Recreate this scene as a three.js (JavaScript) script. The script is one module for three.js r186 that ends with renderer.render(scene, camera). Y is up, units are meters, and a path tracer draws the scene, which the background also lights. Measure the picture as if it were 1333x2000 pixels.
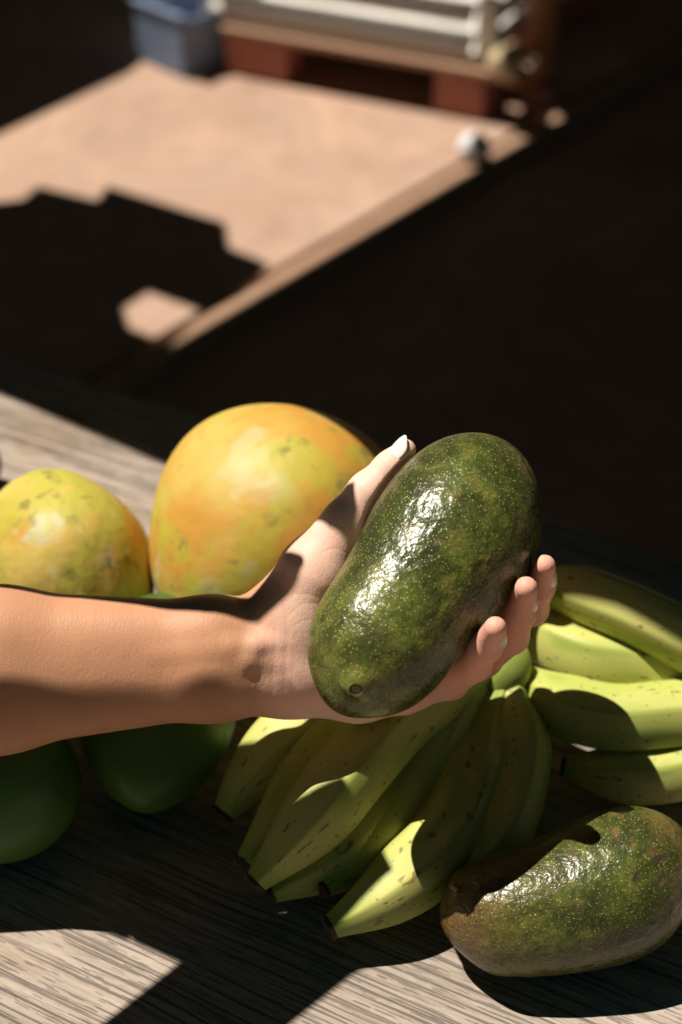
import * as THREE from 'three';
import { mergeGeometries, toCreasedNormals } from 'three/addons/utils/BufferGeometryUtils.js';
import { RoundedBoxGeometry } from 'three/addons/geometries/RoundedBoxGeometry.js';

// ---------------------------------------------------------------- camera, sky, sun, exposure
const scene = new THREE.Scene();
const camera = new THREE.PerspectiveCamera(40, 682 / 1024, 0.02, 60);
camera.position.set(0, 0.59, 0.60);
camera.rotation.set(THREE.MathUtils.degToRad(-38), 0, 0);
camera.focus = 0.638;
camera.userData.fStop = 5.0;
camera.updateMatrixWorld();

const renderer = new THREE.WebGLRenderer({ antialias: true });
renderer.toneMapping = THREE.LinearToneMapping;
renderer.toneMappingExposure = 1.3;
renderer.shadowMap.enabled = true;

{ // a clear, dim sky: pale near the horizon, bluer overhead
  const w = 64, h = 32, d = new Float32Array(w * h * 4);
  for (let j = 0; j < h; j++) for (let i = 0; i < w; i++) {
    const e = Math.max(0, ((j + 0.5) / h - 0.5) * 2), o = (j * w + i) * 4, m = Math.pow(1 - e, 2.5);
    d[o] = 0.003 + 0.003 * m; d[o + 1] = 0.0165 + 0.01 * m; d[o + 2] = 0.0205 + 0.01 * m; d[o + 3] = 1;
  }
  const sky = new THREE.DataTexture(d, w, h, THREE.RGBAFormat, THREE.FloatType);
  sky.mapping = THREE.EquirectangularReflectionMapping; sky.magFilter = THREE.LinearFilter; sky.needsUpdate = true;
  scene.background = sky; scene.environment = sky;
}
const SUN = new THREE.Vector3(-0.45, 1, -0.22);
const sun = new THREE.DirectionalLight(new THREE.Color().setRGB(1, 0.93, 0.8), 5);
sun.position.copy(SUN).multiplyScalar(6); sun.castShadow = true; sun.shadow.radius = 0.7;
sun.shadow.mapSize.set(4096, 4096);
Object.assign(sun.shadow.camera, { left: -4, right: 4, top: 4, bottom: -4, near: 0.1, far: 20 });
scene.add(sun, sun.target);

// ---------------------------------------------------------------- helpers
const V = (a) => new THREE.Vector3(a[0], a[1], a[2]);
const clamp = (x, a = 0, b = 1) => Math.min(b, Math.max(a, x));
const mix = (a, b, t) => a + (b - a) * t;
const sstep = (a, b, x) => { const t = clamp((x - a) / (b - a)); return t * t * (3 - 2 * t); };
function rng(seed) { let s = seed >>> 0; return () => { s = (s + 0x6d2b79f5) | 0; let t = Math.imul(s ^ (s >>> 15), 1 | s); t = (t + Math.imul(t ^ (t >>> 7), 61 | t)) ^ t; return ((t ^ (t >>> 14)) >>> 0) / 4294967296; }; }
const HASH = new Float32Array(65536), PERM = new Uint16Array(65536);
{ const r = rng(7); for (let i = 0; i < 65536; i++) { HASH[i] = r(); PERM[i] = (r() * 65536) | 0; } }
function h3(x, y, z) { return HASH[(PERM[(PERM[x & 65535] + y) & 65535] + z) & 65535]; }
function noise(x, y, z = 0) {
  const xi = Math.floor(x), yi = Math.floor(y), zi = Math.floor(z);
  let a = x - xi, b = y - yi, c = z - zi; a = a * a * (3 - 2 * a); b = b * b * (3 - 2 * b); c = c * c * (3 - 2 * c);
  const p = PERM[xi & 65535], q = PERM[(xi + 1) & 65535], p0 = PERM[(p + yi) & 65535] + zi, p1 = PERM[(p + yi + 1) & 65535] + zi, q0 = PERM[(q + yi) & 65535] + zi, q1 = PERM[(q + yi + 1) & 65535] + zi;
  const u = HASH[p0 & 65535], v = HASH[q0 & 65535], w = HASH[p1 & 65535], t = HASH[q1 & 65535], U = HASH[(p0 + 1) & 65535], W = HASH[(q0 + 1) & 65535], X = HASH[(p1 + 1) & 65535], Y = HASH[(q1 + 1) & 65535];
  const m = u + (v - u) * a, n = w + (t - w) * a, M = U + (W - U) * a, N = X + (Y - X) * a, k = m + (n - m) * b;
  return k + (M + (N - M) * b - k) * c;
}
function fbm(x, y, z, n = 4) { let s = 0, a = 0.5, t = 0; for (let i = 0; i < n; i++) { s += a * noise(x, y, z); t += a; x = x * 2.03 + 17.1; y = y * 2.03 + 5.3; z = z * 2.03 + 9.7; a *= 0.5; } return s / t; }
// nearest of jittered points in a cell grid: distance to it and a random number of that point
function dots(x, y, z) {
  const xi = Math.floor(x), yi = Math.floor(y), zi = Math.floor(z), fx = x - xi, fy = y - yi, fz = z - zi; let best = 9, id = 0;
  for (let i = -1; i < 2; i++) { if (i < 0 && fx > 0.7 || i > 0 && fx < 0.3) continue; const p = PERM[(xi + i) & 65535];
    for (let j = -1; j < 2; j++) { if (j < 0 && fy > 0.7 || j > 0 && fy < 0.3) continue; const q = PERM[(p + yi + j) & 65535];
      for (let k = -1; k < 2; k++) { if (k < 0 && fz > 0.7 || k > 0 && fz < 0.3) continue; const o = (q + zi + k) & 65535;
        const dx = i + HASH[o] - fx, dy = j + HASH[(o + 7919) & 65535] - fy, dz = k + HASH[(o + 15013) & 65535] - fz, d = dx * dx + dy * dy + dz * dz;
        if (d < best) { best = d; id = HASH[(o + 31337) & 65535]; } } } }
  return [Math.sqrt(best), id];
}
const SRGB = new Uint8Array(4097); for (let i = 0; i <= 4096; i++) { const c = (i / 4096) ** 2; SRGB[i] = Math.round(255 * (c <= 0.0031308 ? 12.92 * c : 1.055 * Math.pow(c, 1 / 2.4) - 0.055)); }
const toS = (c) => SRGB[Math.round(4096 * Math.sqrt(clamp(c)))];
// textures: f(u, v) gives [r, g, b] in linear base colour, or one number for relief and gloss
function colourTex(w, h, f, wrap = THREE.RepeatWrapping) {
  const d = new Uint8Array(w * h * 4);
  for (let j = 0; j < h; j++) for (let i = 0; i < w; i++) { const c = f((i + 0.5) / w, (j + 0.5) / h), o = (j * w + i) * 4; d[o] = toS(c[0]); d[o + 1] = toS(c[1]); d[o + 2] = toS(c[2]); d[o + 3] = 255; }
  const t = new THREE.DataTexture(d, w, h, THREE.RGBAFormat); t.colorSpace = THREE.SRGBColorSpace; return finish(t, wrap);
}
function greyTex(w, h, f, wrap = THREE.RepeatWrapping) {
  const d = new Uint8Array(w * h * 4);
  for (let j = 0; j < h; j++) for (let i = 0; i < w; i++) { const c = Math.round(255 * clamp(f((i + 0.5) / w, (j + 0.5) / h))), o = (j * w + i) * 4; d[o] = d[o + 1] = d[o + 2] = c; d[o + 3] = 255; }
  return finish(new THREE.DataTexture(d, w, h, THREE.RGBAFormat), wrap);
}
function finish(t, wrap) { t.wrapS = t.wrapT = wrap; t.magFilter = THREE.LinearFilter; t.minFilter = THREE.LinearMipmapLinearFilter; t.generateMipmaps = true; t.needsUpdate = true; return t; }
const mat = (o) => new THREE.MeshPhysicalMaterial(o);
const rgb = (r, g, b) => new THREE.Color().setRGB(r, g, b);
const names = {};
function numbered(n) { const k = (names[n] = (names[n] ?? -1) + 1); return k ? n + '_' + String(k).padStart(3, '0') : n; }
function mesh(name, g, m, parent) { const o = new THREE.Mesh(g, m); o.name = parent ? name : numbered(name); o.castShadow = o.receiveShadow = true; (parent || scene).add(o); return o; }
function thing(name, label, category, group) { const o = new THREE.Group(); o.name = numbered(name); o.userData = { label, category }; if (group) o.userData.group = group; scene.add(o); return o; }
function tag(o, label, category, group) { o.userData = { label, category }; if (group) o.userData.group = group; return o; }
const structure = (o) => { o.userData.kind = 'structure'; return o; };
function catmull(vals, s) { const n = vals.length - 1, x = clamp(s) * n, i = Math.min(n - 1, Math.floor(x)), t = x - i, g = (k) => vals[clamp(k, 0, n)]; const a = g(i - 1), b = g(i), c = g(i + 1), d = g(i + 2); return 0.5 * (2 * b + (c - a) * t + (2 * a - 5 * b + 4 * c - d) * t * t + (3 * b - a - 3 * c + d) * t * t * t); }
function grid(nu, nv, f) { // closed round v; f(u, v) -> Vector3; uv kept
  const pos = [], uv = [], idx = [];
  for (let j = 0; j <= nu; j++) for (let i = 0; i <= nv; i++) { const p = f(j / nu, i / nv); pos.push(p.x, p.y, p.z); uv.push(i / nv, j / nu); }
  for (let j = 0; j < nu; j++) for (let i = 0; i < nv; i++) { const a = j * (nv + 1) + i, b = a + nv + 1; idx.push(a, a + 1, b, a + 1, b + 1, b); }
  const g = new THREE.BufferGeometry(); g.setAttribute('position', new THREE.Float32BufferAttribute(pos, 3)); g.setAttribute('uv', new THREE.Float32BufferAttribute(uv, 2)); g.setIndex(idx); g.computeVertexNormals();
  const n = g.attributes.normal; // one normal along the seam
  for (let j = 0; j <= nu; j++) { const a = j * (nv + 1), b = a + nv; const x = n.getX(a) + n.getX(b), y = n.getY(a) + n.getY(b), z = n.getZ(a) + n.getZ(b), l = Math.hypot(x, y, z) || 1; n.setXYZ(a, x / l, y / l, z / l); n.setXYZ(b, x / l, y / l, z / l); }
  return g;
}
function basis(dir) { const a = dir.clone().normalize(), r = Math.abs(a.y) < 0.9 ? new THREE.Vector3(0, 1, 0) : new THREE.Vector3(1, 0, 0); const b = new THREE.Vector3().crossVectors(a, r).normalize(), c = new THREE.Vector3().crossVectors(b, a).normalize(); return [a, b, c]; }
// a fruit between two end points: shape(s) is the half width before the round ends, bend(s) shifts the axis
function fruit(A, B, shape, { bend = () => [0, 0], dent = () => 0, nu = 150, nv = 140, squash = 1 } = {}) {
  const [, b, c] = basis(B.clone().sub(A));
  return grid(nu, nv, (u, v) => {
    const s = (1 - Math.cos(Math.PI * u)) / 2, r = Math.sin(Math.PI * u) * shape(s), th = 2 * Math.PI * v, k = bend(s), q = 1 + dent(s, th);
    return A.clone().lerp(B, s).addScaledVector(b, r * q * Math.cos(th) + k[0]).addScaledVector(c, r * q * squash * Math.sin(th) + k[1]);
  });
}

// ---------------------------------------------------------------- the ground and the table
const TURN = Math.atan2(0.254, 0.495);                   // the stall stands at an angle to the view
const AL = new THREE.Vector3(Math.cos(TURN), 0, Math.sin(TURN)), AC = new THREE.Vector3(-Math.sin(TURN), 0, Math.cos(TURN));
const FLOOR = -0.78;
const concrete = (s, r, g, b) => colourTex(512, 512, (u, v) => {
  const p = (n, k) => { const a = 2 * Math.PI * u, c = 2 * Math.PI * v; return fbm(Math.cos(a) * n + 9 + s, Math.sin(a) * n + Math.cos(c) * n, Math.sin(c) * n + k, 4); };
  const k = 0.8 + 0.3 * (p(1.2, 1) - 0.5) + 0.25 * (p(5, 3) - 0.5) + 0.1 * HASH[((u * 512 | 0) * 512 + (v * 512 | 0)) & 65535], w = p(2.2, 8);
  return [r * k * (1 + 0.1 * w), g * k, b * k * (1.05 - 0.1 * w)];
});
const bar = (name, x, y, z, w, h, d, m, t, r = 0.006) => { const o = mesh(name, new RoundedBoxGeometry(w, h, d, 2, Math.min(r, h * 0.45, w * 0.45, d * 0.45)), m, t); o.position.set(x, y, z); return o; };
function planarUV(g, scale) { const p = g.attributes.position, uv = []; for (let i = 0; i < p.count; i++) uv.push(p.getX(i) / scale, p.getZ(i) / scale); g.setAttribute('uv', new THREE.Float32BufferAttribute(uv, 2)); return g; }
const slabM = mat({ map: concrete(0, 0.47, 0.33, 0.25), roughness: 0.93, specularIntensity: 0.3 });
const KT = new THREE.Vector3(0.624, 0, -0.781), KN = new THREE.Vector3(0.781, 0, 0.624), KTURN = Math.atan2(0.781, 0.624);
{
  const g = new THREE.PlaneGeometry(40, 40, 1, 1); g.rotateX(-Math.PI / 2); planarUV(g, 1.3);
  structure(mesh('ground', g, slabM)).position.y = FLOOR - 0.04;
  const slab = structure(mesh('concrete_floor', planarUV(new RoundedBoxGeometry(14, 0.038, 8, 2, 0.006), 1.1), slabM));
  slab.position.copy(KT).multiplyScalar(1.56).addScaledVector(KN, -1.329 - 4); slab.position.y = FLOOR - 0.019; slab.rotation.y = KTURN;
  const kerb = structure(mesh('kerb', planarUV(new RoundedBoxGeometry(14, 0.044, 0.044, 2, 0.006), 0.5), mat({ map: concrete(4, 0.42, 0.27, 0.18), roughness: 0.9 })));
  kerb.position.copy(KT).multiplyScalar(1.56).addScaledVector(KN, -1.283); kerb.position.y = FLOOR - 0.017; kerb.rotation.y = KTURN;
}
// weathered board: u runs along the grain (0.8 m), v across it (0.5 m)
const WN = 2048, woodField = new Float32Array(WN * WN * 3);
const woodWarp = (x, y) => 0.011 * (fbm(x * 3.2, y * 5, 1, 2) - 0.5) + 0.0016 * (noise(x * 22, y * 30, 5) - 0.5);
for (let j = 0; j < WN; j++) for (let i = 0; i < WN; i++) {
  const x = (i + 0.5) / WN * 0.8, y0 = (j + 0.5) / WN * 0.5, y = y0 - woodWarp(x, y0), o = (j * WN + i) * 3;
  woodField[o] = noise(x * 5, y * 230, 3); woodField[o + 1] = 0.6 * noise(x * 26, y * 900, 8) + 0.4 * noise(x * 240, y * 1500, 9);
}
{ // open pores and splits: short thin lines along the grain
  const r = rng(41);
  for (let n = 0; n < 15000; n++) {
    const big = r() < 0.1, x0 = r() * 0.8, y0 = r() * 0.5, L = (big ? 0.03 + 0.09 * r() : 0.005 + 0.026 * r() * r()), w = big ? 0.00035 + 0.0003 * r() : 0.00018 + 0.0002 * r(), k = big ? 0.75 + 0.25 * r() : 0.35 + 0.5 * r(), slant = (r() - 0.5) * 0.03;
    const i0 = Math.floor(x0 / 0.8 * WN), i1 = Math.floor((x0 + L) / 0.8 * WN);
    for (let i = i0; i <= i1; i++) {
      const x = (i + 0.5) / WN * 0.8, t = (i - i0) / (i1 - i0 + 1e-6), ww = w * Math.sqrt(Math.max(0.02, Math.sin(Math.PI * t))), y = y0 + woodWarp(x, y0) + slant * (x - x0), jc = y / 0.5 * WN, rad = Math.ceil(ww / 0.5 * WN) + 1;
      for (let j = Math.floor(jc) - rad; j <= jc + rad; j++) { const d = Math.abs((j + 0.5 - jc) / WN * 0.5) / ww, q = k * (1 - sstep(0.5, 1.3, d)), o = ((((j % WN) + WN) % WN) * WN + (((i % WN) + WN) % WN)) * 3 + 2; if (q > woodField[o]) woodField[o] = q; }
    }
  }
}
const woodAt = (u, v) => ((v * WN) | 0) * WN * 3 + ((u * WN) | 0) * 3;
const woodMap = colourTex(WN, WN, (u, v) => {
  const o = woodAt(u, v), st = fbm(u * 7, v * 9, 50, 3), t = sstep(0.6, 0.78, fbm(u * 16 + 3, v * 22, 60, 2));
  let k = 0.67 + 0.16 * (woodField[o] - 0.5) + 0.34 * (woodField[o + 1] - 0.5) + 0.4 * (st - 0.5);
  k *= 1 - 0.62 * woodField[o + 2];
  const r = 0.58 * k, g = 0.475 * k, b = 0.405 * k;
  return [mix(r, 0.5 * k, t * 0.5), mix(g, 0.36 * k, t * 0.5), mix(b, 0.25 * k, t * 0.5)];
}, THREE.MirroredRepeatWrapping);
const woodBump = greyTex(WN, WN, (u, v) => { const o = woodAt(u, v); return 0.62 + 0.16 * (woodField[o] - 0.5) + 0.2 * (woodField[o + 1] - 0.5) - 0.5 * woodField[o + 2]; }, THREE.MirroredRepeatWrapping);
const woodM = mat({ map: woodMap, bumpMap: woodBump, bumpScale: 0.0011, roughness: 0.86, specularIntensity: 0.35 });
const edge = V([-0.2717, 0, -0.3604]);
{
  const t = thing('market_table', 'weathered grey wooden table top with dark open grain, under the fruit', 'table');
  const mid = edge.clone().addScaledVector(AL, 0.35).addScaledVector(AC, 0.5);
  t.position.set(mid.x, FLOOR, mid.z); t.rotation.y = -TURN;
  const L = 2.2, D = 1.0, g = new RoundedBoxGeometry(L, 0.03, D, 3, 0.006), p = g.attributes.position, uv = [];
  for (let i = 0; i < p.count; i++) uv.push(p.getX(i) / 0.8 + 0.31, p.getZ(i) / 0.5 + p.getY(i) * 2 + 0.17);
  g.setAttribute('uv', new THREE.Float32BufferAttribute(uv, 2));
  mesh('table_top', g, woodM, t).position.y = -FLOOR - 0.015;
  for (const [x, z] of [[-1, -0.42], [1, -0.42], [-1, 0.42], [1, 0.42]]) { const l = mesh('leg', new RoundedBoxGeometry(0.07, -FLOOR + 0.01, 0.07, 2, 0.005), woodM, t); l.position.set(x, (-FLOOR + 0.01) / 2 - 0.04, z); }
}

// ---------------------------------------------------------------- added roof and flaps, out of frame, cut to shape sun and shade
const RY = 1.0, FY = 0.54;
const timber = mat({ color: rgb(0.12, 0.08, 0.055), roughness: 0.9 });
const shadeSheetM = mat({ color: rgb(0.045, 0.05, 0.052), roughness: 0.8 });  // for the added roof sheet, dark to keep bounce light low
const flapM = mat({ color: rgb(0.1, 0.085, 0.07), roughness: 0.95 });  // for the added shadow flaps
function sheet(outline, holes, y, thick) {
  const s = new THREE.Shape(outline.map(([x, z]) => new THREE.Vector2(x, -z))); for (const h of holes) s.holes.push(new THREE.Path(h.map(([x, z]) => new THREE.Vector2(x, -z))));
  const g = new THREE.ExtrudeGeometry(s, { depth: thick, bevelEnabled: false }); g.rotateX(-Math.PI / 2); g.translate(0, y, 0); return g;
}
{
  const t = thing('added_shade_roof', 'added unseen dark roof sheet, with openings cut to shape the sunlight on floor and table', 'roof');
  const e0 = [-1.2045, -0.8383], e1 = [-0.2189, -0.1218], fl = (x, z) => [x - 0.801, z - 1.78 * 0.22];
  const holes = [  // openings traced back along the sun from the wanted floor patches
    [[-1.7591, -2.8126], [-1.6236, -3.0247], [-1.3625, -3.4218], fl(-0.45, -3.35), fl(0.5, -3.2), fl(0.52, -2.8), fl(0.545, -2.72), fl(-0.322, -1.634), [-1.0705, -2.1448], [-0.9936, -2.228], [-0.947, -2.3694], [-1.0352, -2.441], [-1.05, -2.5539], [-1.3267, -2.7367], [-1.3398, -2.6636], [-1.4822, -2.7367], [-1.5051, -2.6713], [-1.5536, -2.6585], [-1.7177, -2.6356]],
    [[-1.2251, -2.1879], [-1.1843, -2.2525], [-1.0794, -2.1819], [-1.0791, -2.1294], [-1.1332, -2.0636], [-1.2044, -2.1141]],
  ];
  mesh('shade_sheet', sheet([e0, [-0.7104, -0.5211], [-0.5647, -0.4222], [-0.4074, -0.2607], [-0.3727, -0.2286], [-0.3019, -0.1797], [-0.2617, -0.1561], e1, [6, e1[1]], [6, -10], [-6, -10], [-6, e0[1]]], holes, RY, 0.004), shadeSheetM, t);
  // added unseen flaps, outlines cut to cast shadows on arm, thumb and table
  const flap = (pts) => mesh('shade_flap', sheet(pts, [], FY, 0.003), flapM, t);
  flap([[-0.3656, 0.0598], [-0.3488, 0.0669], [-0.3479, 0.064], [-0.3444, 0.0681], [-0.3213, 0.0796], [-0.3551, 0.1133], [-0.3864, 0.1442], [-0.95, 0.5], [-0.85, 0.55], [-0.304, 0.1442], [-0.2683, 0.1125], [-0.2382, 0.0853], [-0.2006, 0.0656], [-0.2095, 0.044], [-0.2282, 0.0483], [-0.246, 0.0489], [-0.2804, 0.05], [-0.3221, 0.0532]]);  // shades the lower forearm and a band of table
  flap([[-0.4573, 0.0135], [-0.2987, 0.0179], [-0.2711, 0.0222], [-0.2389, 0.0294], [-0.2162, 0.0307], [-0.204, 0.027], [-0.1906, 0.0234], [-0.1844, 0.0198], [-0.1844, 0.0169], [-0.1941, 0.0085], [-0.176, -0.001], [-0.1663, 0.0112], [-0.1583, 0.016], [-0.1511, 0.0076], [-0.1492, -0.0009], [-0.1538, -0.0046], [-0.1778, -0.0086], [-0.1992, 0.0031], [-0.2179, 0.0175], [-0.275, -0.006], [-0.322, 0.003], [-0.349, 0.0], [-0.352, -0.04], [-0.38, -0.08], [-0.95, -0.08], [-0.95, 0.0]]);  // shades the upper forearm, wrist and thumb base
  for (const z of [0.0, 0.52]) bar('flap_rail', -1.1, FY + 0.012, z, 0.4, 0.018, 0.06, timber, t);  // added supports for the shading flaps, unseen
  for (const z of [0.0, 0.52]) bar('post', -1.3, (FY + FLOOR - 0.04) / 2, z, 0.05, FY - FLOOR + 0.06, 0.05, timber, t);  // added too, unseen, under the flap supports
  for (const [x, z] of [[-5.5, -0.9], [5.5, 0.4], [-5.5, -9.5], [5.5, -9.5]]) { const o = mesh('post', new RoundedBoxGeometry(0.1, RY - FLOOR + 0.04, 0.1, 2, 0.006), timber, t); o.position.set(x, (RY + FLOOR - 0.04) / 2, z); }  // added posts that carry the unseen roof sheet
}

// ---------------------------------------------------------------- avocados
function avocadoMaps(seed, len, w, h, brown) {
  const spec = new Float32Array(w * h), lerp3 = (c, t, k) => [mix(c[0], t[0], k), mix(c[1], t[1], k), mix(c[2], t[2], k)];
  const at = (u, v) => { const a = 2 * Math.PI * u, r = 0.042 * Math.sin(Math.PI * v); return [Math.cos(a) * r + seed, Math.sin(a) * r, (1 - Math.cos(Math.PI * v)) / 2 * len]; };
  const map = colourTex(w, h, (u, v) => {
    const [x, y, z] = at(u, v), big = fbm(x * 26, y * 26, z * 26, 3), mid = fbm(x * 150 + 4, y * 150, z * 150, 3), fine = noise(x * 1000, y * 1000, z * 1000);
    let c = lerp3([0.042, 0.054, 0.012], [0.14, 0.162, 0.03], sstep(0.3, 0.72, 0.55 * big + 0.45 * mid));
    c = lerp3(c, [0.03, 0.03, 0.014], sstep(0.52, 0.7, fbm(x * 70 + 40, y * 70, z * 70, 3)) * 0.55);
    c = lerp3(c, [0.15, 0.078, 0.036], brown(u, v, big, mid));
    c = c.map((q) => q * (0.7 + 0.6 * fine));
    const d = dots(x * 760, y * 760, z * 760), size = 0.16 + 0.26 * d[1], on = (1 - sstep(size * 0.55, size, d[0])) * sstep(0.15, 0.3, d[1]);
    spec[((v * h) | 0) * w + ((u * w) | 0)] = on;
    c = lerp3(c, [0.33, 0.31, 0.085], on * (0.25 + 0.6 * d[1]));
    const sc = sstep(0.66, 0.72, fbm(x * 260 + 30, y * 260, z * 150, 3)) * sstep(0.6, 0.68, fbm(x * 60 + 70, y * 60, z * 60, 2));
    return lerp3(c, [0.05, 0.03, 0.022], sc * 0.8);
  });
  const bump = greyTex(w, h, (u, v) => {
    const [x, y, z] = at(u, v), r1 = fbm(x * 240 + 9, y * 240, z * 240, 4), r2 = noise(x * 90, y * 90, z * 90);
    return 0.1 + 0.6 * r1 + 0.2 * r2 + 0.07 * spec[((v * h) | 0) * w + ((u * w) | 0)];
  });
  return { map, bump };
}
function avocado(name, label, A, B, shape, opt, maps, gloss) {
  const t = thing(name, label, 'avocado'), m = mat({ map: maps.map, bumpMap: maps.bump, bumpScale: 0.0013, roughness: gloss, specularIntensity: 0.9 });
  const g = fruit(A, B, shape, opt);
  if (opt.dimple) { const p = g.attributes.position, q = opt.dimple.at, n = opt.dimple.n; let best = 1, at = 0;
    for (let i = 0; i < p.count; i++) { const d = Math.hypot(p.getX(i) - q.x, p.getY(i) - q.y, p.getZ(i) - q.z); if (d < best) { best = d; at = i; } }
    q.fromBufferAttribute(p, at); n.fromBufferAttribute(g.attributes.normal, at);
    for (let i = 0; i < p.count; i++) { const dx = p.getX(i) - q.x, dy = p.getY(i) - q.y, dz = p.getZ(i) - q.z, r = Math.sqrt(dx * dx + dy * dy + dz * dz), k = -0.0032 * Math.exp(-((r / 0.0068) ** 3)) + 0.0004 * Math.exp(-(((r - 0.0095) / 0.002) ** 2)); p.setXYZ(i, p.getX(i) + n.x * k, p.getY(i) + n.y * k, p.getZ(i) + n.z * k); } g.computeVertexNormals(); }
  mesh('skin', g, m, t);
  return t;
}
const A1 = V([-0.0025, 0.1476, 0.1728]), B1 = V([0.0772, 0.2006, 0.0515]);
const shape1 = (s) => catmull([0.035, 0.0402, 0.0388, 0.0358, 0.0346, 0.0360, 0.0390, 0.0412, 0.0432, 0.0442, 0.043], s);
const bend1 = (s) => [0.0030 * Math.exp(-(((s - 0.62) / 0.3) ** 2)), 0];
{
  const maps = avocadoMaps(1, 0.16, 2048, 1024, (u, v, big, mid) => clamp(sstep(0.72, 0.99, v + 0.25 * (mid - 0.5)) * 0.55 + sstep(0.62, 0.72, mid) * 0.3 + (1 - sstep(0.015, 0.05, v)) * 0.8));
  // the hollow where the stalk came away, on the narrow end
  const dir = B1.clone().sub(A1).normalize(), toward = V([0.0036, 0.1877, 0.2036]).sub(V([0.0041, 0.1303, 0.147])).normalize();
  const core = A1.clone().addScaledVector(dir, 0.024), n = toward.clone().multiplyScalar(0.62).addScaledVector(dir, -0.75).normalize(), scar = V([0.005, 0.1673, 0.1841]);
  const t = avocado('held_avocado', 'large glossy green avocado with pale specks, held up in the open hand', A1, B1, shape1, { bend: bend1, dent: (s, th) => 0.012 * (noise(s * 5, Math.cos(th) * 1.4 + 3, Math.sin(th) * 1.4) - 0.5), nu: 300, nv: 260, dimple: { at: scar, n } }, maps, 0.27);
  const cup = new THREE.LatheGeometry([[0.0001, 0.0004], [0.0012, 0.0003], [0.0022, -0.0001], [0.003, -0.0008]].map((p) => new THREE.Vector2(p[0], p[1])), 28);
  const o = mesh('stalk_scar', cup, mat({ color: rgb(0.13, 0.075, 0.032), roughness: 0.8, bumpMap: maps.bump, bumpScale: 0.001 }), t); o.quaternion.setFromUnitVectors(new THREE.Vector3(0, 1, 0), n); o.position.copy(scar).addScaledVector(n, -0.003);
}
{
  const A = V([0.0485, 0.028, 0.2003]), B = V([0.1718, 0.04, 0.1632]);
  const sh = (s) => catmull([0.034, 0.0385, 0.0345, 0.0325, 0.032, 0.0332, 0.0352, 0.0376, 0.0392, 0.039, 0.035], s);
  const maps = avocadoMaps(5, 0.15, 1024, 1024, (u, v, big, mid) => clamp((1 - sstep(0.05, 0.45, v + 0.35 * (big - 0.5))) * 0.85 + sstep(0.6, 0.9, v + 0.4 * (mid - 0.5)) * 0.6 + sstep(0.6, 0.75, mid) * 0.25));
  const t = avocado('avocado', 'bent green avocado with brown speckled ends, lying on the bare wood beside the bananas', A, B, sh, { bend: (s) => { const k = 0.0075 * Math.sin(Math.PI * s); return [k - 0.003, -k * 0.2]; }, nu: 180, nv: 160 }, maps, 0.29);
  t.userData.label = 'green avocado with brown speckled ends, lying on the bare wood beside the bananas';
  const st = mesh('stalk', new THREE.CylinderGeometry(0.0011, 0.0018, 0.004, 10), mat({ color: rgb(0.3, 0.16, 0.09), roughness: 0.8 }), t);
  st.position.copy(V([0.0525, 0.05, 0.1916])); st.rotation.z = 0.7;
}

// ---------------------------------------------------------------- papayas and mangoes
function papayaMap(seed, green, grey) {
  return colourTex(768, 768, (u, v) => {
    const a = 2 * Math.PI * u, q = 0.07 * Math.sin(Math.PI * v), x = Math.cos(a) * q + seed, y = Math.sin(a) * q, z = (1 - Math.cos(Math.PI * v)) / 2 * 0.17;
    const n1 = fbm(x * 22, y * 22, z * 16, 4), n2 = fbm(x * 55 + 7, y * 55, z * 30, 4), n3 = fbm(x * 130 + 3, y * 130, z * 90, 3);
    let c = [0.57, 0.385, 0.09];
    const mixTo = (t, k) => { c = c.map((q, i) => mix(q, t[i], clamp(k))); };
    mixTo([0.54, 0.25, 0.035], sstep(0.44, 0.68, n1) * 0.75);
    mixTo([0.62, 0.47, 0.12], (1 - sstep(0.3, 0.55, n1)) * 0.7);
    mixTo([0.4, 0.42, 0.05], sstep(0.5 - green, 0.68 - green, n2) * 0.6);
    mixTo([0.24, 0.2, 0.06], sstep(0.54, 0.78, n3) * sstep(0.42, 0.62, n2) * 0.8);
    mixTo([0.6, 0.58, 0.42], grey * 0.6 * sstep(0.55, 0.75, fbm(x * 45 + 20, y * 45, z * 40, 3)));
    mixTo([0.11, 0.09, 0.03], sstep(0.66, 0.8, fbm(x * 34 + 60, y * 34, z * 50, 4)) * 0.6);
    return c;
  });
}
const papBump = greyTex(512, 512, (u, v) => { const a = 2 * Math.PI * u, q = 0.07 * Math.sin(Math.PI * v), x = Math.cos(a) * q, y = Math.sin(a) * q, z = (1 - Math.cos(Math.PI * v)) / 2 * 0.17; return 0.3 + 0.5 * fbm(x * 50, y * 50, z * 50, 4); });
function papaya(label, A, B, sh, seed, green, grey, ribs) {
  const m = mat({ map: papayaMap(seed, green, grey), bumpMap: papBump, bumpScale: 0.003, roughness: 0.5, specularIntensity: 0.45 });
  const g = fruit(A, B, sh, { dent: (s, th) => ribs * Math.cos(5 * th + 1.1) * Math.sin(Math.PI * s) + 0.05 * (noise(Math.cos(th) + 4 + seed, Math.sin(th) + 2, s * 2.5) - 0.5), nu: 110, nv: 110 });
  return tag(mesh('papaya', g, m), label, 'papaya');
}
papaya('large ripe yellow papaya with orange patches, standing taller than the other', V([-0.0727, 0.068, -0.0121]).add(new THREE.Vector3(-0.02, 0, 0.03)), V([0.0103, 0.076, -0.0755]).add(new THREE.Vector3(0.012, 0, -0.02)), (s) => catmull([0.066, 0.0765, 0.0785, 0.0765, 0.069], s), 3, 0.03, 0.5, 0.022);
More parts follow.
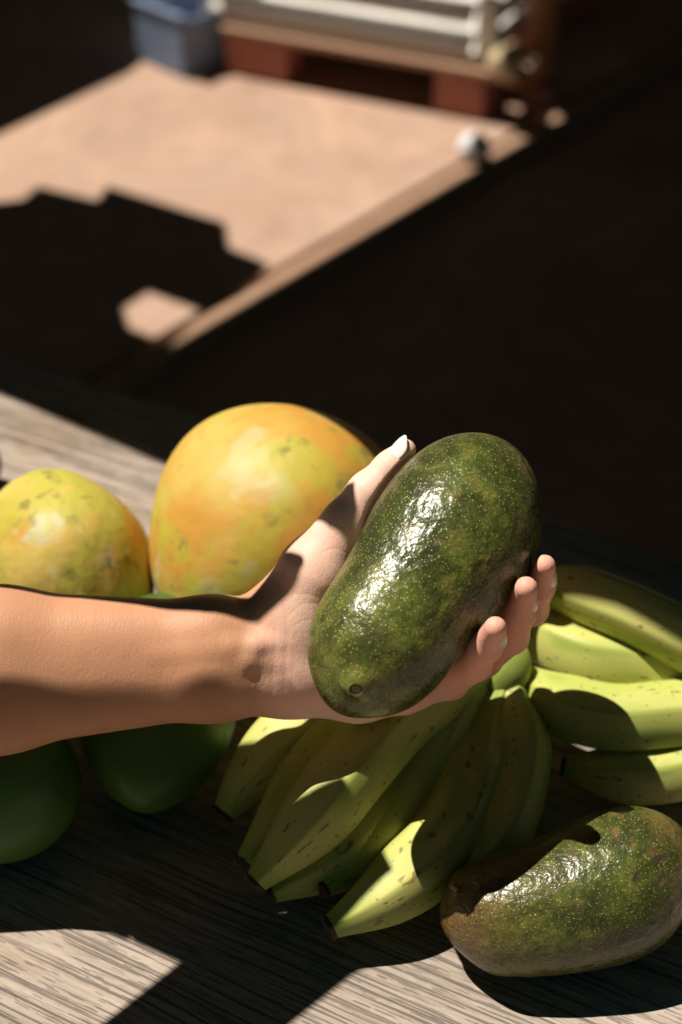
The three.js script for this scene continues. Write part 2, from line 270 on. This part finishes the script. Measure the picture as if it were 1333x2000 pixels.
papaya('smaller yellow papaya blotched with green and grey, beside the larger papaya', V([-0.1684, 0.052, -0.0162]).add(new THREE.Vector3(-0.035, 0, 0.015)), V([-0.1191, 0.058, -0.0584]), (s) => catmull([0.052, 0.059, 0.06, 0.058, 0.05], s), 11, 0.12, 0.9, 0.026);
const mangoM = mat({ map: colourTex(512, 512, (u, v) => { const a = 2 * Math.PI * u, x = Math.cos(a), y = Math.sin(a), n = fbm(x * 2.2 + 5, y * 2.2, v * 5, 4), f = dots(x * 26, y * 26, v * 60), k = (1 - sstep(0.1, 0.3, f[0])) * 0.35; return [mix(mix(0.035, 0.085, n), 0.2, k), mix(mix(0.1, 0.17, n), 0.25, k), mix(0.02, 0.03, n)]; }), roughness: 0.4, specularIntensity: 0.5 });
const mango = (label, A, B, w, lean) => tag(mesh('green_mango', fruit(A, B, (s) => w * catmull([0.8, 0.97, 1, 0.98, 0.86], s), { dent: (s, th) => 0.04 * Math.sin(th + 1) * Math.sin(Math.PI * s * 1.3), nu: 90, nv: 90 }), mangoM), label, 'mango');
mango('big green mango lying under the forearm, touching the banana bunch side', V([-0.0973, 0.043, 0.1381]), V([-0.1007, 0.054, -0.0006]), 0.0428);
mango('green mango in deep shade under the forearm, farther from the bananas', V([-0.1846, 0.044, 0.1643]), V([-0.1671, 0.044, 0.0816]), 0.0435);
{
  const c = V([-0.2558, 0.024, -0.1785]); const g = fruit(c.clone().add(new THREE.Vector3(-0.024, 0, -0.01)), c.clone().add(new THREE.Vector3(0.022, 0, 0.01)), () => 0.022, { nu: 40, nv: 40 });
  tag(mesh('small_dark_fruit', g, mat({ color: rgb(0.05, 0.03, 0.018), roughness: 0.6 })), 'small dark brown fruit on the sunlit wood behind the papayas', 'fruit');
}

// ---------------------------------------------------------------- bananas
const bananaMap = (seed, ripe) => colourTex(384, 768, (u, v) => {
  const a = 2 * Math.PI * u, x = Math.cos(a), y = Math.sin(a), n = fbm(x * 1.1 + seed, y * 1.1, v * 3.5, 3), m = fbm(x * 5 + seed, y * 5, v * 26, 3), s = fbm(x * 10 + seed, y * 10, v * 70, 2);
  let c = [mix(0.38, 0.62, ripe), mix(0.45, 0.57, ripe), mix(0.09, 0.19, ripe)];
  const mixTo = (t, k) => { c = c.map((q, i) => mix(q, t[i], clamp(k))); };
  mixTo([0.22, 0.32, 0.055], sstep(0.48, 0.7, n) * 0.7); mixTo([0.56, 0.53, 0.19], sstep(0.5, 0.3, n) * 0.4);
  mixTo([0.2, 0.36, 0.05], sstep(0.1, 0.0, v) * 0.6 + sstep(0.86, 0.98, v) * 0.6);
  const rid = Math.pow(Math.abs(Math.cos(2.5 * a)), 40); mixTo([0.3, 0.34, 0.07], rid * 0.5);
  mixTo([0.09, 0.055, 0.02], sstep(0.79, 0.83, s) * 0.7); mixTo([0.13, 0.08, 0.03], sstep(0.74, 0.8, m) * 0.7);
  return c;
});
const bananaM = [0, 1, 2].map((i) => mat({ map: bananaMap(i * 7 + 2, [0.25, 0.5, 0.8][i]), roughness: 0.46, specularIntensity: 0.5 }));
const tipM = mat({ map: colourTex(64, 64, (u, v) => { const k = noise(u * 20, v * 20, 3); return [0.03 + 0.1 * k * k, 0.02 + 0.06 * k * k, 0.015 + 0.04 * k * k]; }), roughness: 0.85 });
const stemM = mat({ color: rgb(0.3, 0.36, 0.07), roughness: 0.55 });
function sweep(curve, rad, ribs, n, m, s0, s1) {
  const fr = curve.computeFrenetFrames(200, false);
  return grid(n, m, (u, v) => {
    const s = mix(s0, s1, u), p = curve.getPointAt(clamp(s)), i = Math.round(clamp(s) * 200), th = 2 * Math.PI * v;
    const w5 = 2 * Math.PI / 5, poly = Math.cos(Math.PI / 5) / Math.cos((((th % w5) + w5) % w5) - Math.PI / 5), r = rad(s) * mix(1, poly * 1.11, ribs * 4.6) ;
    return p.addScaledVector(fr.normals[i], r * Math.cos(th)).addScaledVector(fr.binormals[i], r * Math.sin(th));
  });
}
function banana(parent, pts, R, kind) { // from the blossom tip to the crown
  const curve = new THREE.CatmullRomCurve3(pts.map(V), false, 'centripetal');
  const rad = (s) => R * (0.24 + 0.76 * Math.pow(sstep(-0.03, 0.3, s), 0.72)) * (1 - 0.64 * sstep(0.66, 0.97, s));
  const b = mesh('banana', sweep(curve, (s) => rad(s) * 1.0, 0.1, 90, 60, 0.012, 1), bananaM[kind], parent);
  const tg = sweep(curve, (s) => rad(0.012) * (s < 0.0001 ? 0.02 : 0.97 + 0.12 * noise(s * 900, 3, parent.children.length)), 0.1, 6, 20, 0, 0.02);
  const tp = tg.attributes.position, d = curve.getTangentAt(0); // a rough blunt nub
  for (let i = 0; i < tp.count; i++) { const k = noise(tp.getX(i) * 900, tp.getY(i) * 900, tp.getZ(i) * 900) * 0.0018; tp.setXYZ(i, tp.getX(i) - d.x * k, tp.getY(i) - d.y * k, tp.getZ(i) - d.z * k); }
  tg.computeVertexNormals(); mesh('tip', tg, tipM, b);
  return b;
}
{
  const t = thing('banana_bunch', 'bunch of green bananas fanned out below the held avocado, one tip in sun', 'bananas');
  banana(t, [[-0.0617, 0.022, 0.1261], [-0.0463, 0.034, 0.1101], [-0.0204, 0.048, 0.092], [0.0198, 0.058, 0.0784], [0.061, 0.06, 0.0626], [0.0856, 0.056, 0.0499]], 0.0195, 1);
  banana(t, [[-0.049, 0.026, 0.1615], [-0.0311, 0.036, 0.141], [-0.0082, 0.05, 0.1122], [0.0222, 0.06, 0.0878], [0.0609, 0.06, 0.0634], [0.0864, 0.056, 0.0507]], 0.0165, 0);
  banana(t, [[-0.0423, 0.034, 0.1786], [-0.019, 0.048, 0.1582], [0.0059, 0.062, 0.1298], [0.0321, 0.07, 0.0992], [0.0642, 0.066, 0.0702], [0.0865, 0.058, 0.0535]], 0.0185, 1);
  banana(t, [[-0.0366, 0.02, 0.174], [-0.0068, 0.022, 0.1547], [0.0233, 0.028, 0.1204], [0.0441, 0.04, 0.0889], [0.0711, 0.052, 0.0611], [0.0873, 0.056, 0.0523]], 0.0172, 2);
  banana(t, [[-0.0104, 0.02, 0.171], [0.0177, 0.022, 0.1419], [0.0422, 0.034, 0.1066], [0.0576, 0.05, 0.0818], [0.0764, 0.056, 0.0612], [0.0881, 0.056, 0.0523]], 0.0178, 0);
  banana(t, [[-0.0065, 0.02, 0.1935], [0.0244, 0.026, 0.1755], [0.0517, 0.028, 0.1451], [0.0688, 0.034, 0.1066], [0.0782, 0.046, 0.0798], [0.0888, 0.056, 0.0546]], 0.0185, 2);
  banana(t, [[0.0559, 0.02, 0.1661], [0.0766, 0.022, 0.1403], [0.0904, 0.03, 0.1066], [0.0931, 0.044, 0.0816], [0.0897, 0.056, 0.0562]], 0.0175, 0);
  const cr = new THREE.CatmullRomCurve3([[0.0812, 0.05, 0.0571], [0.0879, 0.058, 0.0535], [0.0851, 0.06, 0.0429], [0.0833, 0.06, 0.0315]].map(V));
  mesh('crown', sweep(cr, (s) => 0.017 - 0.006 * s, 0.04, 30, 30, 0, 1), stemM, t);
}
{
  const t = thing('banana_bunch', 'bunch of green bananas lying behind the avocado on the wood, partly in sun', 'bananas');
  banana(t, [[0.0967, 0.062, 0.0019], [0.1208, 0.074, 0.009], [0.1483, 0.08, 0.0294], [0.1812, 0.078, 0.052], [0.2105, 0.07, 0.0697], [0.2343, 0.058, 0.0803]], 0.0165, 2);
  banana(t, [[0.0871, 0.04, -0.0051], [0.1107, 0.048, 0.0174], [0.139, 0.052, 0.0385], [0.1768, 0.052, 0.0474], [0.2132, 0.052, 0.0592], [0.2359, 0.054, 0.0771]], 0.018, 1);
  banana(t, [[0.0945, 0.042, 0.0403], [0.1151, 0.044, 0.0674], [0.1423, 0.044, 0.0787], [0.1775, 0.046, 0.078], [0.2094, 0.05, 0.0781], [0.2369, 0.054, 0.0786]], 0.0178, 0);
  banana(t, [[0.1183, 0.019, 0.0901], [0.1428, 0.019, 0.0951], [0.1778, 0.022, 0.0949], [0.2102, 0.034, 0.087], [0.2383, 0.05, 0.0762]], 0.0172, 1);
  const cr = new THREE.CatmullRomCurve3([[0.2256, 0.052, 0.0767], [0.2409, 0.054, 0.0786], [0.2559, 0.05, 0.0762]].map(V));
  mesh('crown', sweep(cr, () => 0.02, 0.04, 20, 24, 0, 1), stemM, t);
}

// ---------------------------------------------------------------- the hand and forearm: one continuous surface
function cone(a, b, ra, rb) { const A = V(a), B = V(b), x = B.x - A.x, y = B.y - A.y, z = B.z - A.z, q = x * x + y * y + z * z;
  return (X, Y, Z) => { const dx = X - A.x, dy = Y - A.y, dz = Z - A.z, h = clamp((dx * x + dy * y + dz * z) / q), u = dx - h * x, v = dy - h * y, w = dz - h * z; return Math.sqrt(u * u + v * v + w * w) - mix(ra, rb, h); }; }
const smin = (a, b, k) => { const h = Math.max(k - Math.abs(a - b), 0) / k; return Math.min(a, b) - h * h * k * 0.25; };
const chain = (j) => { const c = []; for (let i = 0; i + 1 < j.length; i++) c.push(cone(j[i][0], j[i + 1][0], j[i][1], j[i + 1][1])); return (x, y, z) => { let d = c[0](x, y, z); for (let i = 1; i < c.length; i++) d = smin(d, c[i](x, y, z), 0.004); return d; }; };
const wrist = [-0.0308, 0.1241, 0.1163];
const solid = [ // forearm, wrist and palm
  cone([-0.2642, 0.1293, 0.1122], [-0.162, 0.1285, 0.1128], 0.029, 0.0262), cone([-0.2642, 0.1031, 0.1327], [-0.162, 0.1111, 0.1264], 0.029, 0.0262),
  cone([-0.162, 0.1285, 0.1128], [-0.0599, 0.1308, 0.111], 0.0262, 0.0185), cone([-0.162, 0.1111, 0.1264], [-0.0599, 0.117, 0.1218], 0.0262, 0.0185),
  cone([-0.0599, 0.1308, 0.111], [-0.026, 0.1277, 0.1084], 0.0185, 0.0175), cone([-0.0599, 0.117, 0.1218], [-0.0236, 0.115, 0.1183], 0.0185, 0.0175),
  cone([-0.0274, 0.1273, 0.1037], [0.0339, 0.1202, 0.0813], 0.0175, 0.013), cone([-0.0262, 0.1156, 0.1127], [0.0359, 0.1112, 0.101], 0.0165, 0.012),
  cone([-0.0237, 0.1114, 0.1161], [0.0083, 0.1041, 0.1167], 0.016, 0.0135), cone([0.0083, 0.1041, 0.1167], [0.0303, 0.1084, 0.121], 0.0135, 0.011),
  cone([-0.0213, 0.1321, 0.0999], [0.0292, 0.1297, 0.0611], 0.0165, 0.0125),
];
const thumb = chain([[[-0.0231, 0.1387, 0.0998], 0.019], [[-0.0118, 0.1561, 0.0913], 0.0178], [[0.0023, 0.1762, 0.0806], 0.0118], [[0.0129, 0.1896, 0.0727], 0.0096], [[0.0235, 0.1982, 0.0648], 0.0078], [[0.0301, 0.2035, 0.0581], 0.0056]]);
const fingers = [
  chain([[[0.0303, 0.1084, 0.121], 0.0105], [[0.0522, 0.1131, 0.1198], 0.0088], [[0.0606, 0.1401, 0.1368], 0.0077], [[0.0642, 0.1603, 0.1464], 0.0068], [[0.0666, 0.1769, 0.1524], 0.0050]]),
  chain([[[0.0385, 0.1088, 0.1003], 0.0115], [[0.0702, 0.102, 0.0929], 0.0098], [[0.0801, 0.1351, 0.1128], 0.0082], [[0.0814, 0.1604, 0.1235], 0.0073], [[0.0818, 0.1805, 0.1306], 0.0053]]),
  chain([[[0.0417, 0.1169, 0.0813], 0.0115], [[0.0805, 0.1058, 0.0684], 0.0098], [[0.0919, 0.1347, 0.0928], 0.0081], [[0.0917, 0.1633, 0.1085], 0.0070], [[0.0917, 0.1806, 0.1153], 0.0051]]),
  chain([[[0.0306, 0.1284, 0.0596], 0.0115], [[0.0724, 0.11, 0.0169], 0.0098], [[0.0881, 0.1156, 0.0062], 0.0085], [[0.0918, 0.1335, 0.0113], 0.007]]),
];
const avoSkin = (x, y, z) => { // how far outside the held avocado
  const ax = B1.x - A1.x, ay = B1.y - A1.y, az = B1.z - A1.z, q = ax * ax + ay * ay + az * az, s = ((x - A1.x) * ax + (y - A1.y) * ay + (z - A1.z) * az) / q, L = Math.sqrt(q);
  const dx = x - A1.x - s * ax, dy = y - A1.y - s * ay, dz = z - A1.z - s * az, r = Math.sqrt(dx * dx + dy * dy + dz * dz), c = clamp(s, 0.02, 0.98), R = Math.sqrt(1 - (2 * c - 1) ** 2) * shape1(c);
  if (s < 0.02 || s > 0.98) return Math.max(r - R, (Math.max(-s, s - 1) + 0.02) * L - 0.001) + (s < 0 || s > 1 ? 0.001 : 0);
  return (r - R) * 0.8;
};
const ridge = [[chain([[[-0.0871, 0.1355, 0.1264], 0.003], [[-0.0512, 0.1401, 0.1264], 0.0032], [[-0.0394, 0.1404, 0.1254], 0.0032], [[-0.0255, 0.1373, 0.12], 0.003]]), 0.006], [chain([[[-0.0681, 0.1314, 0.129], 0.0028], [[-0.0442, 0.1348, 0.1297], 0.0028], [[-0.0278, 0.1316, 0.1257], 0.0028]]), 0.006]];
const sdf = (x, y, z) => {
  let d = 1; for (const f of solid) d = smin(d, f(x, y, z), 0.014);
  d = smin(d, thumb(x, y, z), 0.012);
  let e = 1; for (const f of fingers) e = Math.min(e, f(x, y, z));
  d = smin(d, e, 0.007);
  for (const [f, k] of ridge) d = smin(d, f(x, y, z), k);
  if (d < 0.01) d = Math.max(d, 0.0002 - avoSkin(x, y, z));
  return d;
};
function surfaceNet(f, lo, hi, step) {
  const n = [0, 1, 2].map((i) => Math.ceil((hi[i] - lo[i]) / step) + 1), [nx, ny, nz] = n, val = new Float32Array(nx * ny * nz), at = (i, j, k) => (k * ny + j) * nx + i;
  // coarse pass first: skip blocks far from the surface
  const B = 6;
  for (let k0 = 0; k0 < nz; k0 += B) for (let j0 = 0; j0 < ny; j0 += B) for (let i0 = 0; i0 < nx; i0 += B) {
    const c = f(lo[0] + (i0 + B / 2) * step, lo[1] + (j0 + B / 2) * step, lo[2] + (k0 + B / 2) * step), far = Math.abs(c) > B * step * 1.25;
    for (let k = k0; k < Math.min(nz, k0 + B); k++) for (let j = j0; j < Math.min(ny, j0 + B); j++) for (let i = i0; i < Math.min(nx, i0 + B); i++) val[at(i, j, k)] = far ? c : f(lo[0] + i * step, lo[1] + j * step, lo[2] + k * step);
  }
  const vid = new Int32Array(nx * ny * nz).fill(-1), pos = [], idx = [];
  for (let k = 0; k + 1 < nz; k++) for (let j = 0; j + 1 < ny; j++) for (let i = 0; i + 1 < nx; i++) {
    let sx = 0, sy = 0, sz = 0, c = 0, m = 0; const v = [];
    for (let q = 0; q < 8; q++) { const w = val[at(i + (q & 1), j + ((q >> 1) & 1), k + (q >> 2))]; v.push(w); if (w < 0) m |= 1 << q; }
    if (m === 0 || m === 255) continue;
    for (let q = 0; q < 8; q++) for (const bit of [1, 2, 4]) { if (q & bit) continue; const r = q | bit; if ((v[q] < 0) === (v[r] < 0)) continue; const t = v[q] / (v[q] - v[r]); c++;
      sx += (q & 1) + (bit === 1 ? t : 0); sy += ((q >> 1) & 1) + (bit === 2 ? t : 0); sz += (q >> 2) + (bit === 4 ? t : 0); }
    vid[at(i, j, k)] = pos.length / 3; pos.push(lo[0] + (i + sx / c) * step, lo[1] + (j + sy / c) * step, lo[2] + (k + sz / c) * step);
  }
  const quad = (a, b, c, d, flip) => { if (a < 0 || b < 0 || c < 0 || d < 0) return; if (flip) idx.push(a, c, b, a, d, c); else idx.push(a, b, c, a, c, d); };
  for (let k = 1; k + 1 < nz; k++) for (let j = 1; j + 1 < ny; j++) for (let i = 1; i + 1 < nx; i++) {
    const s = val[at(i, j, k)] < 0;
    if (s !== val[at(i + 1, j, k)] < 0) quad(vid[at(i, j - 1, k - 1)], vid[at(i, j, k - 1)], vid[at(i, j, k)], vid[at(i, j - 1, k)], !s);
    if (s !== val[at(i, j + 1, k)] < 0) quad(vid[at(i - 1, j, k - 1)], vid[at(i - 1, j, k)], vid[at(i, j, k)], vid[at(i, j, k - 1)], !s);
    if (s !== val[at(i, j, k + 1)] < 0) quad(vid[at(i - 1, j - 1, k)], vid[at(i, j - 1, k)], vid[at(i, j, k)], vid[at(i - 1, j, k)], !s);
  }
  const g = new THREE.BufferGeometry(); g.setAttribute('position', new THREE.Float32BufferAttribute(pos, 3)); g.setIndex(idx);
  const nor = new Float32Array(pos.length), e = step * 0.7;
  for (let i = 0; i < pos.length; i += 3) { const x = pos[i], y = pos[i + 1], z = pos[i + 2]; const a = f(x + e, y, z) - f(x - e, y, z), b = f(x, y + e, z) - f(x, y - e, z), c = f(x, y, z + e) - f(x, y, z - e), l = Math.hypot(a, b, c) || 1; nor[i] = a / l; nor[i + 1] = b / l; nor[i + 2] = c / l; }
  g.setAttribute('normal', new THREE.BufferAttribute(nor, 3)); return g;
}
// skin: laid out on the plane of the palm, u along the arm and v across it
const SK = { u0: -0.28, v0: -0.03, w: 0.42, h: 0.21 }, palmV = new THREE.Vector3(0, 0.72, -0.694);
const skinUV = (x, y, z) => [(x - SK.u0) / SK.w, (y * palmV.y + z * palmV.z - SK.v0) / SK.h];
const uvOf = (a) => skinUV(a[0], a[1], a[2]);
const skinLines = [ // creases: points on the skin, width in metres, depth 0..1
  [[[-0.0261, 0.1567, 0.1162], [-0.0246, 0.1497, 0.1242], [-0.0255, 0.1386, 0.1329], [-0.0261, 0.1269, 0.1395], [-0.0273, 0.1144, 0.1404]], 0.0009, 0.9],
  [[[-0.031, 0.153, 0.1191], [-0.0298, 0.1453, 0.1264], [-0.0314, 0.1341, 0.1351], [-0.0318, 0.1218, 0.141]], 0.0008, 0.6],
  [[[-0.0381, 0.1492, 0.122], [-0.0374, 0.1372, 0.1315], [-0.0394, 0.1246, 0.1388]], 0.0006, 0.3],
  [[[-0.0246, 0.153, 0.1191], [-0.018, 0.1589, 0.117], [-0.0098, 0.1593, 0.1167]], 0.0006, 0.5], [[-0.0216, 0.1613, 0.1126], [-0.0145, 0.1626, 0.1141], [-0.0081, 0.1604, 0.1158]].length ? [[[-0.0216, 0.1613, 0.1126], [-0.0145, 0.1626, 0.1141], [-0.0081, 0.1604, 0.1158]], 0.0006, 0.5] : null,
  [[[-0.0228, 0.1492, 0.122], [-0.0156, 0.1534, 0.1213], [-0.0062, 0.1524, 0.1221]], 0.0005, 0.4],
  [[[0.0572, 0.1427, 0.1373], [0.0601, 0.1437, 0.1416], [0.0642, 0.1404, 0.1391]], 0.0005, 0.7], [[[0.0759, 0.1443, 0.117], [0.0791, 0.1448, 0.1204], [0.0833, 0.1428, 0.1182]], 0.0005, 0.7],
  [[[-0.0086, 0.1753, 0.0992], [-0.0027, 0.178, 0.0995], [0.0055, 0.1753, 0.1017]], 0.0006, 0.6], [[[0.0116, 0.1896, 0.0817], [0.0163, 0.1914, 0.0802], [0.0199, 0.1896, 0.0817]], 0.0005, 0.5],
].filter(Boolean).map(([p, w, k]) => ({ p: new THREE.CatmullRomCurve3(p.map((q) => { const a = uvOf(q); return new THREE.Vector3(a[0] * SK.w, a[1] * SK.h, 0); })).getPoints(60), w: w * 1.5, k: k * 0.55 }));
for (const l of skinLines) { const e = l.w * 4; l.x0 = Math.min(...l.p.map((p) => p.x)) - e; l.x1 = Math.max(...l.p.map((p) => p.x)) + e; l.y0 = Math.min(...l.p.map((p) => p.y)) - e; l.y1 = Math.max(...l.p.map((p) => p.y)) + e; }
const skinBump = greyTex(2048, 1024, (u, v) => {
  const x = u * SK.w, y = v * SK.h, wx = x + 0.0012 * fbm(x * 90, y * 90, 3, 2);
  let h = 0.62 + 0.14 * (noise(wx * 1500, y * 620, 1) - 0.5) + 0.16 * (noise(x * 2600, y * 2600, 2) - 0.5) + 0.08 * (fbm(x * 260, y * 220, 5, 3) - 0.5);
  for (const l of skinLines) { if (x < l.x0 || x > l.x1 || y < l.y0 || y > l.y1) continue; let d = 1; for (const p of l.p) { const a = p.x - x, b = p.y - y, q = a * a + b * b; if (q < d) d = q; } d = Math.sqrt(d); if (d < l.w * 4) h -= 0.6 * l.k * Math.exp(-((d / l.w) ** 2)); }
  return h;
}, THREE.ClampToEdgeWrapping);
const palmEdge = uvOf([-0.0279, 0.1379, 0.1322])[0];
const skinMap = colourTex(1024, 512, (u, v) => {
  const x = u * SK.w, y = v * SK.h, n = fbm(x * 45, y * 45, 2, 4), m = fbm(x * 160, y * 160, 7, 3), palm = sstep(palmEdge - 0.06, palmEdge + 0.05, u + 0.05 * (n - 0.5));
  const a = [0.53, 0.265, 0.155], b = [0.86, 0.56, 0.46], k = 0.9 + 0.16 * n + 0.1 * m;
  const pink = Math.max(sstep(0.5, 0.75, n) * 0.35 * palm, 0.75 * sstep(0.68, 0.8, u + 0.1 * (n - 0.5)));
  return a.map((q, i) => mix(mix(q, b[i], palm), [0.74, 0.33, 0.25][i], pink) * k);
}, THREE.ClampToEdgeWrapping);
{
  const g = surfaceNet(sdf, [-0.262, 0.045, -0.06], [0.125, 0.235, 0.2], 0.00135), p = g.attributes.position, uv = [];
  for (let i = 0; i < p.count; i++) uv.push(...skinUV(p.getX(i), p.getY(i), p.getZ(i)));
  g.setAttribute('uv', new THREE.Float32BufferAttribute(uv, 2));
  const skin = mat({ map: skinMap, bumpMap: skinBump, bumpScale: 0.00042, roughness: 0.5, specularIntensity: 0.45, sheen: 0.15, sheenColor: rgb(0.9, 0.6, 0.45), sheenRoughness: 0.6 });
  const t = thing('person', 'bare forearm and open palm-up hand with white nails, holding the avocado', 'hand');
  mesh('forearm_and_hand', g, skin, t);
  // nails: curved plates on the backs of the finger ends
  const nailGeo = (len, wid, curve) => { const q = new THREE.SphereGeometry(1, 24, 16); const a = q.attributes.position; for (let i = 0; i < a.count; i++) { let x = a.getX(i), y = a.getY(i), z = a.getZ(i); const k = 1 - 0.35 * sstep(0.2, 1, y); x = Math.sign(x) * Math.pow(Math.abs(x), 0.85) * k; a.setXYZ(i, x * wid / 2, Math.sign(y) * Math.pow(Math.abs(y), 0.9) * len / 2, z * 0.0006 - curve * x * x - 0.0008 * y * y); } q.computeVertexNormals(); return q; };
  const nail = (at, up, out, len, wid, m) => { const o = mesh('fingernail', nailGeo(len, wid, wid * 0.28), m, t), z = out.clone().normalize(), y = up.clone().addScaledVector(z, -up.dot(z)).normalize(), x = new THREE.Vector3().crossVectors(y, z); o.quaternion.setFromRotationMatrix(new THREE.Matrix4().makeBasis(x, y, z)); o.position.copy(at); return o; };
  const white = mat({ color: rgb(0.82, 0.8, 0.76), roughness: 0.25, clearcoat: 0.5 }), bare = mat({ color: rgb(0.78, 0.6, 0.52), roughness: 0.3, clearcoat: 0.4 });
  const th = V([0.0248, 0.2078, 0.0617]), up = V([0.0323, 0.2105, 0.0538]).sub(V([0.0205, 0.2034, 0.0645]));
  nail(th, up, V([0.0201, 0.21, 0.0556]).sub(V([0.0264, 0.2021, 0.0553])), 0.0165, 0.011, white);
  const tips = [[[0.0713, 0.1673, 0.1498], [0.0654, 0.1673, 0.1485], [0.0629, 0.1501, 0.1416]], [[0.0875, 0.17, 0.1287], [0.0815, 0.1697, 0.1263], [0.081, 0.152, 0.1199]], [[0.0976, 0.1704, 0.1131], [0.0918, 0.1702, 0.1107], [0.0919, 0.1521, 0.1021]]];
  for (const [n, c, d] of tips) { const out = V(n).sub(V(c)); nail(V(c).addScaledVector(out.clone().normalize(), 0.0068), V(c).sub(V(d)), out, 0.0125, 0.0092, bare); }
}

// ---------------------------------------------------------------- behind: pallet, crates and oddments on the lit floor
const paint = (r, g, b, s) => mat({ map: colourTex(256, 256, (u, v) => { const k = 0.75 + 0.5 * (fbm(u * 6 + s, v * 20, s, 4) - 0.3); return [r * k, g * k, b * k]; }), roughness: 0.75 });
const redM = paint(0.42, 0.15, 0.105, 1), woodB = paint(0.42, 0.25, 0.16, 5), whiteM = paint(0.92, 0.9, 0.87, 9), blueM = paint(0.2, 0.27, 0.42, 13);
const PA = V([-0.3047, -0.78, -3.0193]), PB = V([0.3429, -0.78, -2.7013]), pd = PB.clone().sub(PA), pTurn = -Math.atan2(pd.z, pd.x), PL = pd.length();
{
  const t = thing('pallet', 'red painted wooden pallet standing on the sunlit floor under the white crate', 'pallet');
  t.position.copy(PA); t.rotation.y = pTurn;                       // local x runs along its front, z towards the table
  for (const z of [-0.06, -0.45, -0.84]) for (const [x, w] of [[0.09, 0.18], [PL - 0.065, 0.13]]) bar('block', x, 0.056, z, w, 0.1, 0.11, redM, t);
  for (let k = 0; k < 2; k++) bar('deck_board', PL / 2 + 0.04, 0.117, -0.05 - k * 0.135, PL + 0.1, 0.02, 0.1, woodB, t);
  bar('bottom_board', PL / 2, 0.003, -0.45, PL - 0.02, 0.006, 0.09, redM, t, 0.002);
}
{
  const t = thing('white_crate', 'white slatted crate standing on the red pallet', 'crate');
  t.position.copy(PA); t.position.y = FLOOR + 0.127; t.rotation.y = pTurn;
  const w = PL + 0.06, x0 = -0.08;
  for (let k = 0; k < 7; k++) bar('slat', x0 + w / 2, 0.045 + k * 0.072, -0.045, w - 0.06, 0.058, 0.02, whiteM, t, 0.008).rotation.x = -0.85;
  for (const x of [x0 + 0.02, x0 + w - 0.0]) for (const z of [-0.06, -0.62]) bar('corner_post', x, 0.08, z, 0.045, 0.16, 0.045, whiteM, t);
  for (let k = 0; k < 2; k++) { bar('slat', x0 + w / 2, 0.045 + k * 0.072, -0.635, w - 0.06, 0.058, 0.02, whiteM, t); for (const x of [x0 + 0.005, x0 + w + 0.012]) bar('slat', x, 0.045 + k * 0.072, -0.34, 0.018, 0.058, 0.5, whiteM, t); }
  bar('crate_floor', x0 + w / 2, 0.008, -0.34, w - 0.05, 0.014, 0.54, whiteM, t);
}
{
  const t = thing('blue_crate', 'small blue crate on the sunlit floor beside the pallet', 'crate');
  const c = V([-0.4731, -0.78, -3.0632]); t.position.copy(c); t.rotation.y = pTurn - 0.35;
  bar('front_wall', 0, 0.075, 0, 0.2, 0.15, 0.012, blueM, t); bar('back_wall', 0, 0.075, -0.25, 0.2, 0.15, 0.012, blueM, t);
  for (const x of [-0.095, 0.095]) bar('side_wall', x, 0.075, -0.125, 0.012, 0.15, 0.235, blueM, t);
  bar('crate_floor', 0, 0.006, -0.125, 0.18, 0.01, 0.235, blueM, t); bar('rim', 0, 0.157, 0.002, 0.215, 0.014, 0.02, blueM, t);
}
{
  const t = thing('wooden_post', 'dark brown wooden post rising behind the end of the pallet', 'post');
  const c = V([0.4936, -0.78, -2.8649]); t.position.copy(c); t.rotation.y = pTurn;
  const g = new THREE.CylinderGeometry(0.036, 0.04, RY - FLOOR, 20, 12), p = g.attributes.position; for (let i = 0; i < p.count; i++) { const k = 1 + 0.08 * (noise(p.getX(i) * 30, p.getY(i) * 6, p.getZ(i) * 30) - 0.5); p.setX(i, p.getX(i) * k); p.setZ(i, p.getZ(i) * k); } g.computeVertexNormals();
  mesh('shaft', g, paint(0.6, 0.27, 0.12, 21), t).position.y = (RY - FLOOR) / 2;
  bar('foot_plate', 0, 0.006, 0, 0.11, 0.012, 0.11, woodB, t);
}
function round(name, label, category, at, r, m, squash = 0.9) { const g = new THREE.IcosahedronGeometry(r, 5), p = g.attributes.position; for (let i = 0; i < p.count; i++) { const k = 1 + 0.1 * (fbm(p.getX(i) / r * 2 + at.x * 9, p.getY(i) / r * 2, p.getZ(i) / r * 2, 3) - 0.5); p.setXYZ(i, p.getX(i) * k, p.getY(i) * k * squash, p.getZ(i) * k); } g.computeVertexNormals(); const o = tag(mesh(name, g, m), label, category); o.position.copy(at); return o; }
round('melon', 'round cream melon resting at the end of the pallet', 'melon', V([0.3879, -0.62, -2.6749]), 0.042, paint(0.62, 0.5, 0.3, 31));
round('crumpled_paper', 'crumpled ball of white paper on the floor in front of the pallet', 'paper', V([0.3076, -0.745, -2.4745]), 0.038, mat({ color: rgb(0.75, 0.76, 0.8), roughness: 0.8 }));
round('small_onion', 'small dull red onion beside the post behind the pallet', 'onion', V([0.5051, -0.745, -2.8097]), 0.036, paint(0.3, 0.12, 0.1, 37));

renderer.render(scene, camera);
